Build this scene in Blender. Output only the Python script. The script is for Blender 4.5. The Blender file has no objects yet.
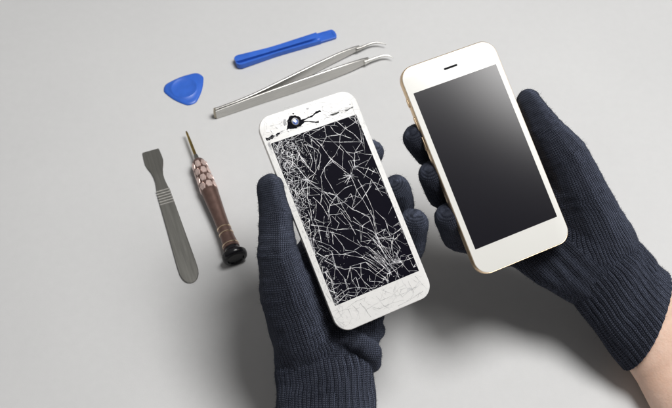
import bpy, bmesh, math, random
import numpy as np
from mathutils import Vector, Matrix

random.seed(7)
rng = np.random.default_rng(11)
S = 0.01                       # one millimetre in scene units
scene = bpy.context.scene
COL = scene.collection
PI = math.pi

# ------------------------------------------------------------------ camera
TAU = math.radians(33.0)
DIST = 715.0
F = 933.0
CX, CY = 336.0, 204.0
CAM = Vector((0, -DIST*math.sin(TAU), DIST*math.cos(TAU)))
RC = Matrix.Rotation(TAU, 3, 'X')            # camera to world

def ray(px, py):
    return (RC @ Vector(((px-CX)/F, (CY-py)/F, -1.0)))

def T(px, py, h=0.0):
    """point (mm) of the horizontal plane at height h seen at photo position"""
    d = ray(px, py)
    return CAM + d*((h-CAM.z)/d.z)

class Plane:
    """pose of a phone found from the four corners of its display"""
    def __init__(self, corners, w=58.5, h=104.0):
        src = [(-w/2, h/2), (w/2, h/2), (-w/2, -h/2), (w/2, -h/2)]
        A = []
        for (X, Y), (u, v) in zip(src, corners):
            u = (u-CX)/F; v = (CY-v)/F
            A.append([X, Y, 1, 0, 0, 0, -u*X, -u*Y, -u])
            A.append([0, 0, 0, X, Y, 1, -v*X, -v*Y, -v])
        H = np.linalg.svd(np.array(A, float))[2][-1].reshape(3, 3)
        if H[2, 2] < 0: H = -H
        s = (np.linalg.norm(H[:, 0])+np.linalg.norm(H[:, 1]))/2
        H = H/s
        U, _, V = np.linalg.svd(H[:, :2], full_matrices=False)
        R = U @ V
        t = H[:, 2]
        # refine (rodrigues increments, least squares on the corners)
        def pts(x, y, t):
            out = []
            for X, Y in src:
                p = x*X+y*Y+t
                out += [p[0]/p[2], p[1]/p[2]]
            return np.array(out)
        tgt = np.array([c for (u, v) in corners for c in ((u-CX)/F, (CY-v)/F)])
        x, y = R[:, 0], R[:, 1]
        def rot(w, a):
            th = np.linalg.norm(w)
            if th < 1e-12: return a
            k = w/th
            return a*math.cos(th)+np.cross(k, a)*math.sin(th)+k*np.dot(k, a)*(1-math.cos(th))
        for it in range(30):
            f0 = pts(x, y, t); r = tgt-f0
            J = np.zeros((8, 6))
            for i in range(6):
                d = np.zeros(6); d[i] = 1e-5 if i < 3 else 1e-3
                f1 = pts(rot(d[:3], x), rot(d[:3], y), t+d[3:])
                J[:, i] = (f1-f0)/d[i]
            dl = np.linalg.lstsq(J, r, rcond=None)[0]
            x = rot(dl[:3], x); y = rot(dl[:3], y); t = t+dl[3:]
        cx = Vector((x[0], x[1], -x[2])); cy = Vector((y[0], y[1], -y[2]))
        self.x = (RC @ cx).normalized()
        self.y = (RC @ cy).normalized()
        self.n = self.x.cross(self.y).normalized()
        self.y = self.n.cross(self.x)
        self.o = CAM + RC @ Vector((t[0], t[1], -t[2]))
    def J(self, px, py, z=0.0):
        """world point (mm) on the plane z above the glass, seen at px,py"""
        d = ray(px, py)
        o = self.o + self.n*z
        return CAM + d*((o-CAM).dot(self.n)/d.dot(self.n))
    def L(self, px, py, z=0.0):
        p = self.J(px, py, z)-self.o
        return Vector((p.dot(self.x), p.dot(self.y), p.dot(self.n)))
    def mat(self):
        m = Matrix((self.x, self.y, self.n)).transposed().to_4x4()
        m.translation = self.o*S
        return m

CR = Plane([(271.3, 143.7), (355.7, 114.1), (334.7, 306.0), (419.3, 271.0)])
GD = Plane([(413.75, 93.5), (495.5, 63.9), (475.1, 249.7), (557.4, 216.6)])

# ------------------------------------------------------------------ helpers
def link(name, me, mats, parent=None):
    o = bpy.data.objects.new(name, me)
    if not isinstance(mats, (list, tuple)): mats = [mats]
    for m in mats: me.materials.append(m)
    COL.objects.link(o)
    if parent is not None: o.parent = parent
    return o

def mesh_from(name, verts, faces, smooth=True):
    me = bpy.data.meshes.new(name)
    me.from_pydata([tuple(Vector(v)*S) for v in verts], [], faces)
    me.update()
    if smooth:
        me.polygons.foreach_set('use_smooth', [True]*len(me.polygons))
    return me

def thing(name, label, cat, M=None):
    o = bpy.data.objects.new(name, None)
    o.empty_display_size = 0.1
    COL.objects.link(o)
    if M is not None: o.matrix_world = M
    o['label'] = label; o['category'] = cat
    return o

def frame(origin, xdir, zdir=Vector((0, 0, 1))):
    x = xdir.normalized(); z = (zdir - x*zdir.dot(x)).normalized(); y = z.cross(x)
    m = Matrix((x, y, z)).transposed().to_4x4(); m.translation = origin*S
    return m

def sharp(o, ang=35):
    me = o.data
    bm = bmesh.new(); bm.from_mesh(me)
    bmesh.ops.recalc_face_normals(bm, faces=bm.faces)
    for e in bm.edges:
        if len(e.link_faces) == 2 and e.calc_face_angle(0) > math.radians(ang): e.smooth = False
    bm.to_mesh(me); bm.free()

def loft(rings, close=True, cap0=True, cap1=True):
    n = len(rings[0]); v = [p for r in rings for p in r]; f = []
    for i in range(len(rings)-1):
        for j in range(n if close else n-1):
            k = (j+1) % n
            f.append((i*n+j, i*n+k, (i+1)*n+k, (i+1)*n+j))
    if cap0: f.append(tuple(reversed(range(n))))
    if cap1: f.append(tuple((len(rings)-1)*n+j for j in range(n)))
    return v, f

def rrect(w, h, r, n=10, inset=0.0):
    w -= 2*inset; h -= 2*inset; r = max(r-inset, 0.3)
    out = []
    for cx, cy, a0 in ((w/2-r, h/2-r, 0), (-w/2+r, h/2-r, 90), (-w/2+r, -h/2+r, 180), (w/2-r, -h/2+r, 270)):
        for i in range(n+1):
            a = math.radians(a0+90*i/n)
            out.append((cx+r*math.cos(a), cy+r*math.sin(a)))
    return out

# ------------------------------------------------------------------ materials
def mat(name):
    m = bpy.data.materials.new(name); m.use_nodes = True
    nt = m.node_tree
    return m, nt, nt.nodes['Principled BSDF']
def N(nt, t, **k):
    n = nt.nodes.new(t)
    for a, b in k.items(): setattr(n, a, b)
    return n
def math_(nt, op, a, b=None, c=None):
    n = N(nt, 'ShaderNodeMath', operation=op)
    for i, v in enumerate((a, b, c)):
        if v is None: continue
        if isinstance(v, (int, float)): n.inputs[i].default_value = v
        else: nt.links.new(v, n.inputs[i])
    return n.outputs[0]
def noise(nt, scale, detail=3, rough=.5, vec=None):
    n = N(nt, 'ShaderNodeTexNoise'); n.inputs['Scale'].default_value = scale
    n.inputs['Detail'].default_value = detail; n.inputs['Roughness'].default_value = rough
    if vec is None:
        tc = N(nt, 'ShaderNodeTexCoord'); vec = tc.outputs['Object']
    nt.links.new(vec, n.inputs['Vector'])
    return n.outputs['Fac']
def ramp(nt, fac, stops):
    r = N(nt, 'ShaderNodeValToRGB'); nt.links.new(fac, r.inputs[0])
    e = r.color_ramp.elements
    while len(e) < len(stops): e.new(0.5)
    for q, (p, c) in zip(e, stops):
        q.position = p; q.color = (*c, 1)
    return r.outputs[0]
def bump(nt, b, h, strength, dist, prev=None):
    n = N(nt, 'ShaderNodeBump'); n.inputs['Strength'].default_value = strength
    n.inputs['Distance'].default_value = dist
    nt.links.new(h, n.inputs['Height'])
    if prev is not None: nt.links.new(prev, n.inputs['Normal'])
    nt.links.new(n.outputs[0], b.inputs['Normal'])
    return n.outputs[0]

def simple(name, col, rough=.5, metal=0., ior=1.5, nscale=6, namp=.06, coat=0, bscale=None, bamt=.1):
    m, nt, b = mat(name)
    f = noise(nt, nscale, 5, .6)
    lo = tuple(c*(1-namp*2) for c in col); hi = tuple(min(1, c*(1+namp*2)) for c in col)
    nt.links.new(ramp(nt, f, [(.3, lo), (.7, hi)]), b.inputs['Base Color'])
    r = math_(nt, 'MULTIPLY_ADD', f, rough*.35, rough*.82)
    nt.links.new(r, b.inputs['Roughness'])
    b.inputs['Metallic'].default_value = metal; b.inputs['IOR'].default_value = ior
    b.inputs['Coat Weight'].default_value = coat; b.inputs['Coat Roughness'].default_value = .08
    if bscale: bump(nt, b, noise(nt, bscale, 4), bamt, .002)
    return m

def table_mat():
    m, nt, b = mat('table_surface')
    f = noise(nt, .55, 3, .5); f2 = noise(nt, 14, 5, .65); f3 = noise(nt, 120, 3, .6)
    a = math_(nt, 'ADD', math_(nt, 'MULTIPLY', f, .5), math_(nt, 'MULTIPLY', f2, .3))
    a = math_(nt, 'ADD', a, math_(nt, 'MULTIPLY', f3, .2))
    nt.links.new(ramp(nt, a, [(.3, (.555, .556, .556)), (.7, (.612, .613, .612))]), b.inputs['Base Color'])
    b.inputs['Roughness'].default_value = .62
    b.inputs['Specular IOR Level'].default_value = .35
    bump(nt, b, f3, .12, .004)
    return m

def knit_mat(rib=False):
    m, nt, b = mat('rib_knit' if rib else 'wool_knit')
    uv = N(nt, 'ShaderNodeUVMap'); uv.uv_map = 'knit'
    tc = N(nt, 'ShaderNodeTexCoord')
    nz = N(nt, 'ShaderNodeTexNoise'); nz.inputs['Scale'].default_value = 5; nz.inputs['Detail'].default_value = 3
    nt.links.new(tc.outputs['Object'], nz.inputs['Vector'])
    sub = N(nt, 'ShaderNodeVectorMath', operation='SUBTRACT'); sub.inputs[1].default_value = (.5, .5, .5)
    nt.links.new(nz.outputs['Color'], sub.inputs[0])
    sc = N(nt, 'ShaderNodeVectorMath', operation='SCALE'); sc.inputs['Scale'].default_value = 3.4
    nt.links.new(sub.outputs[0], sc.inputs[0])
    ad = N(nt, 'ShaderNodeVectorMath', operation='ADD')
    nt.links.new(uv.outputs[0], ad.inputs[0]); nt.links.new(sc.outputs[0], ad.inputs[1])
    sep = N(nt, 'ShaderNodeSeparateXYZ'); nt.links.new(ad.outputs[0], sep.inputs[0])
    P = 1.55; Q = 1.25
    fx = math_(nt, 'FRACT', math_(nt, 'DIVIDE', sep.outputs[0], P))
    tri = math_(nt, 'MULTIPLY', math_(nt, 'ABSOLUTE', math_(nt, 'SUBTRACT', fx, .5)), 2)    # 0 centre .. 1 gap
    col = math_(nt, 'SUBTRACT', 1, math_(nt, 'POWER', tri, 2.5))
    cen = math_(nt, 'SUBTRACT', 1, math_(nt, 'MULTIPLY', math_(nt, 'POWER', math_(nt, 'SUBTRACT', 1, tri), 4), .45))
    ph = math_(nt, 'ADD', math_(nt, 'DIVIDE', sep.outputs[1], Q), math_(nt, 'MULTIPLY', tri, .55))
    st = math_(nt, 'MULTIPLY_ADD', math_(nt, 'SINE', math_(nt, 'MULTIPLY', ph, 2*PI)), .5, .5)
    st = math_(nt, 'POWER', st, .6)
    h = math_(nt, 'MULTIPLY', math_(nt, 'MULTIPLY', col, cen), math_(nt, 'MULTIPLY_ADD', st, .62, .38))
    fib = noise(nt, 160, 4, .75)
    big = noise(nt, 2.4, 3, .5)
    v = math_(nt, 'ADD', math_(nt, 'MULTIPLY', h, .62), math_(nt, 'MULTIPLY', fib, .5))
    v = math_(nt, 'ADD', v, math_(nt, 'MULTIPLY', math_(nt, 'SUBTRACT', big, .5), .25))
    nt.links.new(ramp(nt, v, [(.22, (.0013, .0015, .0030)), (.56, (.0125, .0145, .0225)), (.92, (.098, .108, .142))]), b.inputs['Base Color'])  # valleys between stitches are shaded in the colour itself, raised yarn lightened
    b.inputs['Roughness'].default_value = .95
    b.inputs['Specular IOR Level'].default_value = .12
    b.inputs['Sheen Weight'].default_value = .26
    b.inputs['Sheen Roughness'].default_value = .45
    b.inputs['Sheen Tint'].default_value = (.55, .63, .9, 1)
    hh = math_(nt, 'ADD', h, math_(nt, 'MULTIPLY', fib, .55))
    bump(nt, b, hh, 1.0, .010)
    return m

def skin_mat():
    m, nt, b = mat('skin')
    f = noise(nt, 2.2, 5, .6); g = noise(nt, 30, 4, .6)
    a = math_(nt, 'ADD', math_(nt, 'MULTIPLY', f, .75), math_(nt, 'MULTIPLY', g, .25))
    nt.links.new(ramp(nt, a, [(.3, (.66, .43, .32)), (.52, (.77, .545, .43)), (.75, (.83, .63, .51))]), b.inputs['Base Color'])
    b.inputs['Roughness'].default_value = .48
    b.inputs['Subsurface Weight'].default_value = .22
    b.inputs['Subsurface Radius'].default_value = (1, .35, .2)
    b.inputs['Subsurface Scale'].default_value = .04
    vo = N(nt, 'ShaderNodeTexVoronoi'); vo.inputs['Scale'].default_value = 70
    tc = N(nt, 'ShaderNodeTexCoord'); nt.links.new(tc.outputs['Object'], vo.inputs['Vector'])
    p = bump(nt, b, vo.outputs['Distance'], .25, .003)
    bump(nt, b, noise(nt, 9, 5, .65), .35, .012, p)
    return m

def shattered_white():
    m, nt, b = mat('shattered_white_glass')
    tc = N(nt, 'ShaderNodeTexCoord')
    nz = N(nt, 'ShaderNodeTexNoise'); nz.inputs['Scale'].default_value = 3; nz.inputs['Detail'].default_value = 4
    nt.links.new(tc.outputs['Object'], nz.inputs['Vector'])
    sc = N(nt, 'ShaderNodeVectorMath', operation='MULTIPLY_ADD'); sc.inputs[1].default_value = (.25, .25, .25)
    nt.links.new(nz.outputs['Color'], sc.inputs[0]); nt.links.new(tc.outputs['Object'], sc.inputs[2])
    last = None
    lines = None
    for s, w in ((4.5, .012), (11, .022)):
        e = N(nt, 'ShaderNodeTexVoronoi', feature='DISTANCE_TO_EDGE'); e.inputs['Scale'].default_value = s
        nt.links.new(sc.outputs[0], e.inputs['Vector'])
        mr = N(nt, 'ShaderNodeMapRange'); mr.inputs[1].default_value = 0; mr.inputs[2].default_value = w
        nt.links.new(e.outputs['Distance'], mr.inputs[0])
        lines = mr.outputs[0] if lines is None else math_(nt, 'MULTIPLY', lines, mr.outputs[0])
        c = N(nt, 'ShaderNodeTexVoronoi'); c.inputs['Scale'].default_value = s*1.0
        nt.links.new(sc.outputs[0], c.inputs['Vector'])
        sp = N(nt, 'ShaderNodeSeparateColor'); nt.links.new(c.outputs['Color'], sp.inputs[0])
        last = sp.outputs[0] if last is None else math_(nt, 'ADD', last, math_(nt, 'MULTIPLY', sp.outputs[1], .5))
    mask = noise(nt, 2.0, 2)
    mk = math_(nt, 'MULTIPLY', math_(nt, 'SUBTRACT', 1, lines), math_(nt, 'GREATER_THAN', mask, .5))
    nt.links.new(ramp(nt, mk, [(0, (.735, .73, .715)), (.9, (.60, .60, .60))]), b.inputs['Base Color'])
    b.inputs['Roughness'].default_value = .3; b.inputs['IOR'].default_value = 1.33
    p = bump(nt, b, last, .22, .005)
    bump(nt, b, lines, .25, .0025, p)
    return m

def screen_mat(name, ior, rough, cracked=False):
    m, nt, b = mat(name)
    f = noise(nt, 3, 2)
    nt.links.new(ramp(nt, f, [(.3, (.0040, .0036, .0075)), (.7, (.0046, .0042, .0085))]), b.inputs['Base Color'])
    b.inputs['IOR'].default_value = ior; b.inputs['Roughness'].default_value = rough
    return m

def crack_mat():
    m, nt, b = mat('crack_line_glass')
    f = noise(nt, 9, 4, .7); g = noise(nt, 60, 2)
    a = math_(nt, 'ADD', math_(nt, 'MULTIPLY', f, .6), math_(nt, 'MULTIPLY', g, .4))
    nt.links.new(ramp(nt, a, [(.34, (.16, .16, .18)), (.46, (.52, .52, .55)), (.60, (.93, .93, .94))]), b.inputs['Base Color'])
    b.inputs['Roughness'].default_value = .35
    return m

M_table = table_mat()
M_knit = knit_mat(); M_rib = M_knit
M_skin = skin_mat()
M_white = simple('white_glass', (.755, .75, .715), .25, nscale=2, namp=.005, ior=1.38)
M_gold = simple('pale_gold_aluminium', (.82, .63, .42), .36, metal=1, nscale=60, namp=.03)
M_silver = simple('white_aluminium', (.74, .72, .68), .35, metal=.6, nscale=50, namp=.05)
M_shat = shattered_white()
M_screen = screen_mat('clean_display_glass', 2.1, .12)
M_screen2 = screen_mat('broken_display_glass', 1.08, .4)
M_crack = crack_mat()
M_black = simple('black_recess', (.007, .007, .010), .9, ior=1.12, namp=.3)
M_slot = simple('speaker_mesh', (.05, .055, .05), .6, namp=.3, nscale=120)
M_greycr = simple('grey_crack_edge', (.33, .33, .34), .5, nscale=20, namp=.35)
M_whitecr = simple('white_glass_chip', (.80, .80, .79), .25, nscale=20, namp=.05)
M_lens = simple('blue_lens_glass', (.10, .16, .42), .1, ior=1.8, nscale=90, namp=.35)
M_blue = simple('blue_plastic', (.030, .125, .56), .38, nscale=12, namp=.04, bscale=60, bamt=.15)
M_blued = simple('blue_plastic_shaded_groove', (.018, .07, .34), .5, nscale=12, namp=.05)
M_steel = simple('brushed_steel', (.44, .43, .40), .33, metal=1, nscale=25, namp=.08)
M_steeld = simple('dark_steel', (.235, .230, .208), .42, metal=1, nscale=30, namp=.12)
def brushed(name, col, rough, axis, metal=1):
    m, nt, b = mat(name)
    tc = N(nt, 'ShaderNodeTexCoord'); mp = N(nt, 'ShaderNodeMapping')
    mp.inputs['Scale'].default_value = axis
    nt.links.new(tc.outputs['Object'], mp.inputs[0])
    f = noise(nt, 30, 4, .7, mp.outputs[0]); g = noise(nt, 1.1, 2)
    lo = tuple(c*.82 for c in col); hi = tuple(c*1.15 for c in col)
    a = math_(nt, 'ADD', math_(nt, 'MULTIPLY', f, .6), math_(nt, 'MULTIPLY', g, .4))
    nt.links.new(ramp(nt, a, [(.32, lo), (.68, hi)]), b.inputs['Base Color'])
    nt.links.new(math_(nt, 'MULTIPLY_ADD', f, rough*.5, rough*.75), b.inputs['Roughness'])
    b.inputs['Metallic'].default_value = metal
    bump(nt, b, f, .25, .0015)
    return m
M_steel = brushed('brushed_steel', (.54, .53, .505), .33, (.15, .15, 4))
M_steeld = brushed('dark_steel', (.33, .325, .30), .33, (.08, 2, .1))
M_ridge = simple('polished_ridge', (.80, .79, .75), .3, metal=.7, nscale=30, namp=.06)
M_bronze = simple('bronze_anodised', (.17, .105, .088), .34, metal=.6, nscale=25, namp=.08)
M_rose = simple('rose_metal_facets', (.74, .57, .52), .30, metal=.55, nscale=25, namp=.1)
M_goldtip = simple('brass_shaft', (.42, .30, .10), .3, metal=1, nscale=30, namp=.2)
M_ring = simple('gold_ring', (.85, .66, .48), .25, metal=1, nscale=30, namp=.08)
M_cap = simple('black_plastic', (.010, .010, .013), .22, nscale=30, namp=.3)

# ------------------------------------------------------------------ table
me = mesh_from('table_surface', [(-2600, -1800, 0), (2600, -1800, 0), (2600, 2600, 0), (-2600, 2600, 0)], [(0, 1, 2, 3)])
tb = link('table_top', me, M_table); tb['kind'] = 'structure'
tb['label'] = 'smooth light grey table surface under the tools and hands'

# ------------------------------------------------------------------ phones
BW, BH, BR = 67.1, 138.3, 9.6
def phone_base(root, body_m, face_m, face_name, dx=0.0):
    prof = [(-.35, .45), (-.9, .12), (-1.7, 0), (-3.0, -.02), (-4.4, 0), (-5.3, .25), (-6.2, .95), (-6.8, 1.9), (-7.1, 3.1)]
    rings = [[(x, y, z) for x, y in rrect(BW, BH, BR, 12, ins+dx*min(1, -z/3))] for z, ins in prof]
    rings.insert(0, [(x, y, -.6) for x, y in rrect(BW, BH, BR, 12, 1.2)])
    v, f = loft(rings)
    b = link('body', mesh_from('body', v, f), body_m, root); sharp(b, 50)
    prof = [(-.5, .62), (-.22, .62), (-.08, .72), (0, .98)]
    rings = [[(x, y, z) for x, y in rrect(BW, BH, BR, 12, ins)] for z, ins in prof]
    v, f = loft(rings)
    g = link(face_name, mesh_from(face_name, v, f), face_m, root); sharp(g, 60)
    return b, g

def slab(name, outline, z0, z1, m, parent, smooth=False):
    v, f = loft([[(x, y, z0) for x, y in outline], [(x, y, z1) for x, y in outline]])
    o = link(name, mesh_from(name, v, f, smooth), m, parent); sharp(o, 30)
    return o

def rrect_at(cx, cy, w, h, r, n=6):
    return [(cx+x, cy+y) for x, y in rrect(w, h, r, n)]

def phone_details(root, side_m, keys=True):
    b = root.children[0]
    # side buttons on the left edge
    for cy, ln in ((47.5, 5.5), (33.5, 9.5), (20.5, 9.5)) if keys else ():
        rings = []
        for dx, k in ((0.3, 0), (-.35, 0), (-.55, .35)):
            ring = []
            for (yy, zz) in rrect(ln, 2.6, 1.25, 6, k):
                ring.append((-BW/2+dx, cy+yy, -3.3+zz))
            rings.append(ring)
        v, f = loft(rings)
        o = link('side_button', mesh_from('side_button', v, f), side_m, root); sharp(o, 40)
    # bottom edge: charging port, headphone socket, speaker holes
    def pill(cx, w, h, nm):
        rings = [[(cx+a, -BH/2+dy, -3.4+c) for a, c in rrect(w, h, h/2-.01, 6)] for dy in ((.25, -.04) if keys else (1.5, .95))]
        v, f = loft(rings)
        link(nm, mesh_from(nm, v, f, False), M_black, root)
    pill(0, 8.4, 2.4, 'charging_port')
    pill(-19.5, 3.4, 3.4, 'headphone_socket')
    for k in range(6): pill(10.5+k*2.3, 1.2, 1.2, 'speaker_hole')

good = thing('smartphone', 'intact white and gold smartphone with dark glossy screen, held in the right-hand glove', 'smartphone', GD.mat())
phone_base(good, M_gold, M_white, 'front_glass')
phone_details(good, M_gold)
slab('screen', rrect_at(0, 0, 58.5, 104.0, .25, 2), .01, .05, M_screen, good)
a = GD.L(443.3, 69.6); c = GD.L(457.8, 64.4)
sx, sy = (a.x+c.x)/2, (a.y+c.y)/2
slab('earpiece_slot', rrect_at(sx, sy, 9.6, 1.45, .7), .01, .05, M_slot, good)
slab('earpiece_grille', rrect_at(sx, sy, 8.9, .8, .38), .05, .07, M_black, good)

crk = thing('smartphone', 'white smartphone with shattered black screen and exposed camera, held in the left-hand glove', 'smartphone', CR.mat())
phone_base(crk, M_silver, M_shat, 'front_glass', 1.1)
phone_details(crk, M_silver, False)
scr = slab('screen', rrect_at(0, 0, 58.5, 104.0, .25, 2), .01, .05, M_screen2, crk)
scr['label'] = 'black display glass covered in a dense web of white cracks'

# ---- cracks: flat slivers lying in the glass
CW = .51
class Slivers:
    def __init__(self): self.v = []; self.f = []
    def poly(self, pts, w0, w1, z):
        """ribbon along pts (2-D, mm) with uneven width"""
        n = len(pts)
        if n < 2: return
        base = len(self.v)
        for i, p in enumerate(pts):
            a = pts[max(i-1, 0)]; b = pts[min(i+1, n-1)]
            dx, dy = b[0]-a[0], b[1]-a[1]; l = math.hypot(dx, dy) or 1
            w = CW*(w0+(w1-w0)*i/(n-1))*random.uniform(.4, 1.5)/2
            self.v.append((p[0]-dy/l*w, p[1]+dx/l*w, z)); self.v.append((p[0]+dy/l*w, p[1]-dx/l*w, z))
        for i in range(n-1):
            q = base+2*i
            self.f.append((q+1, q+3, q+2, q))
    def shard(self, x, y, r, z):
        k = random.choice((3, 3, 4)); a0 = random.uniform(0, 6.28); base = len(self.v)
        for i in range(k):
            a = a0+2*PI*(i+random.uniform(-.3, .3))/k; rr = r*random.uniform(.25, 1.2)
            self.v.append((x+rr*math.cos(a), y+rr*math.sin(a), z))
        self.f.append(tuple(range(base, base+k)))
    def build(self, name, m, parent):
        return link(name, mesh_from(name, self.v, self.f, False), m, parent)

SW, SH = 29.1, 51.8
def inside(p, w=SW, h=SH): return abs(p[0]) < w and abs(p[1]) < h
def wander(p, q, step=1.6, amp=.28):
    d = math.hypot(q[0]-p[0], q[1]-p[1]); n = max(2, int(d/step))
    nx, ny = -(q[1]-p[1])/(d or 1), (q[0]-p[0])/(d or 1)
    bow = random.uniform(-.015, .015)*d
    out = []
    for i in range(n+1):
        t = i/n; k = math.sin(PI*t)*bow + (random.uniform(-amp, amp) if 0 < i < n else 0)
        out.append((p[0]+(q[0]-p[0])*t+nx*k, p[1]+(q[1]-p[1])*t+ny*k))
    return out
SEGZ = [.075]
def nextz():
    SEGZ[0] += .00002
    return SEGZ[0]

tiles = [((265, 110), [
 [(330,190),(400,210),(460,215),(530,215),(650,215)], [(400,110),(412,180),(380,240),(445,330),(540,400)],
 [(470,65),(540,125),(600,165),(650,215)], [(640,60),(580,100),(540,125),(505,165),(500,220)],
 [(505,235),(465,310),(445,330),(395,400)], [(500,225),(545,280),(590,320),(610,403)],
 [(280,230),(350,265),(375,300),(360,403)], [(220,280),(300,390)], [(200,240),(240,320),(300,390)],
 [(270,230),(300,290),(320,340),(305,400)], [(650,215),(600,290),(600,400)], [(620,70),(640,140),(650,215)],
 [(380,240),(330,190),(280,160)], [(412,180),(470,170),(505,165)], [(440,110),(470,150),(505,165),(580,190)],
 [(400,110),(350,140),(300,170)], [(545,280),(600,290),(660,270)]]),
 ((285, 160), [
 [(0,0),(90,60),(150,130),(220,160)], [(110,0),(175,70),(210,100)], [(240,10),(200,90),(150,130)],
 [(60,20),(150,130),(240,210),(345,240)], [(150,130),(60,140)], [(150,130),(70,160)], [(150,130),(110,200)],
 [(270,45),(240,110),(250,200),(240,290)], [(265,50),(270,110),(345,240),(300,310),(290,400)],
 [(320,10),(270,45)], [(320,10),(440,105)], [(440,105),(390,105)], [(440,105),(360,130)], [(440,105),(400,155)],
 [(440,105),(490,115)], [(440,105),(460,50),(440,0)], [(440,105),(395,90)], [(440,105),(415,165)],
 [(440,105),(480,200),(520,260),(580,370)], [(345,240),(400,190),(450,170)], [(345,240),(450,330),(575,385)],
 [(345,240),(380,300),(440,400)], [(480,200),(540,160),(600,150),(660,180)], [(470,40),(560,60),(620,90)],
 [(480,60),(580,130),(655,240)], [(560,50),(530,120)], [(450,320),(470,260),(480,200)], [(450,330),(520,260),(580,170)],
 [(490,130),(540,220),(590,330),(600,400)], [(400,260),(470,240),(520,260)], [(260,210),(320,270),(345,240)],
 [(150,130),(150,250),(170,330),(180,400)], [(190,250),(250,310),(290,380)], [(300,270),(400,350)], [(300,370),(380,360)],
 [(460,50),(520,20),(560,0)], [(580,130),(560,200),(520,260)], [(350,250),(365,300)], [(345,240),(300,220),(260,230)]]),
 ((305, 210), [
 [(20,0),(70,130),(60,200)], [(130,40),(120,110),(200,130),(320,125),(340,165)], [(60,130),(180,150),(250,170),(370,240),(430,250)],
 [(240,10),(300,90),(340,165)], [(180,40),(230,90),(210,140)], [(340,0),(430,50),(460,120),(480,170)],
 [(440,0),(460,60),(480,170),(520,250),(560,310),(600,350)], [(320,75),(380,110),(450,140),(480,170)], [(380,110),(440,70)],
 [(470,0),(540,70),(570,170),(590,280),(600,350)], [(340,130),(420,160),(470,210),(530,290)], [(500,190),(560,180),(650,130)],
 [(570,170),(540,130),(480,160)], [(190,160),(240,220),(270,270),(330,275),(390,310),(470,350)],
 [(0,180),(90,210),(170,240),(240,300),(330,280)], [(350,200),(380,240),(330,270)], [(470,290),(540,350)], [(480,320),(550,380)],
 [(430,250),(530,330),(560,370)], [(600,350),(640,260),(600,200),(640,160)], [(600,350),(660,340)], [(600,280),(640,340)],
 [(20,200),(80,290),(190,350),(210,400)], [(110,240),(180,280),(190,350)], [(60,60),(130,90)], [(90,110),(110,220)],
 [(150,160),(160,220)], [(300,380),(410,350),(480,400)], [(480,170),(500,240),(540,300),(570,350)], [(470,180),(540,260),(600,350)],
 [(460,200),(510,260),(550,330)], [(180,150),(190,230)], [(40,100),(120,110)]]),
 ((325, 250), [
 [(0,70),(70,110),(130,130),(240,115),(300,135)], [(50,20),(70,110),(60,200)], [(70,110),(130,190),(160,260)],
 [(240,95),(245,180),(215,200)], [(170,110),(180,200),(220,260),(200,310)], [(330,20),(400,90),(440,160)],
 [(350,0),(420,90),(470,140),(500,190)], [(250,50),(330,100),(400,150),(440,165)], [(420,100),(510,80),(600,45)],
 [(510,80),(480,30),(490,0)], [(510,80),(570,150)], [(510,80),(460,60)], [(270,80),(380,170),(430,210)],
 [(290,130),(380,190),(430,210)], [(300,170),(300,210),(380,215)], [(560,140),(620,140)], [(0,150),(40,200),(70,310)],
 [(20,270),(80,290)], [(130,200),(150,260),(210,250),(290,260),(340,250)], [(0,40),(60,30),(130,30),(180,40),(250,50),(270,30)],
 [(380,60),(430,130),(450,170)], [(400,30),(440,100),(490,170)], [(430,90),(480,120),(490,180)], [(60,330),(110,290),(160,260)],
 [(90,350),(140,300),(200,310)], [(330,40),(410,130)], [(300,30),(390,110),(440,160)]])]
sl = Slivers()
nodes = []
for (ox, oy), lines in tiles:
    for ln in lines:
        pts = []
        for x, y in ln:
            p = CR.L(ox+x/6.72, oy+y/6.72); pts.append((p.x, p.y))
        nodes += pts
        for p, q in zip(pts, pts[1:]):
            w = wander(p, q, 1.5, .12)
            w = [(max(-SW, min(SW, a)), max(-SH, min(SH, b))) for a, b in w]
            sl.poly(w, random.uniform(.30, .62), random.uniform(.2, .42), nextz())
            for k in range(1, len(w)-1):      # small branches
                if random.random() < .16:
                    a = random.uniform(0, 6.28); l = random.uniform(.8, 3.6)
                    e = (w[k][0]+l*math.cos(a), w[k][1]+l*math.sin(a))
                    if inside(e): sl.poly(wander(w[k], e, .8, .15), .24, .05, nextz())
# radiating splinters at the hubs
for hx, hy, n, L in ((350.5, 175.7, 16, 5), (307, 179.5, 22, 5), (331, 159, 8, 3.5), (336.4, 196, 10, 4), (394, 262, 30, 8), (401, 262, 14, 7),
                     (376, 235, 12, 5), (335.5, 266.5, 12, 5), (361.8, 142, 12, 5), (345.5, 128.5, 12, 4.5), (322, 145, 12, 4), (390, 273, 22, 7), (303, 190, 20, 6)):
    c = CR.L(hx, hy)
    for i in range(int(n*.45)):
        a = random.uniform(0, 6.28); l = L*random.uniform(.2, .8)
        o = (c.x+random.uniform(-.5, .5), c.y+random.uniform(-.5, .5)); e = (o[0]+l*math.cos(a), o[1]+l*math.sin(a))
        if inside(e): sl.poly(wander(o, e, .9, .15), .3, .06, nextz())
# long faint splinters following the lower right streak
for i in range(34):
    a = CR.L(random.uniform(362, 392), random.uniform(222, 262)); ang = math.radians(random.gauss(-47, 8)) ; l = random.uniform(3, 12)
    e = (a.x+l*math.cos(ang), a.y+l*math.sin(ang))
    if inside(e) and inside((a.x, a.y)): sl.poly(wander((a.x, a.y), e, 1.4, .12), .2, .06, nextz())
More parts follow.
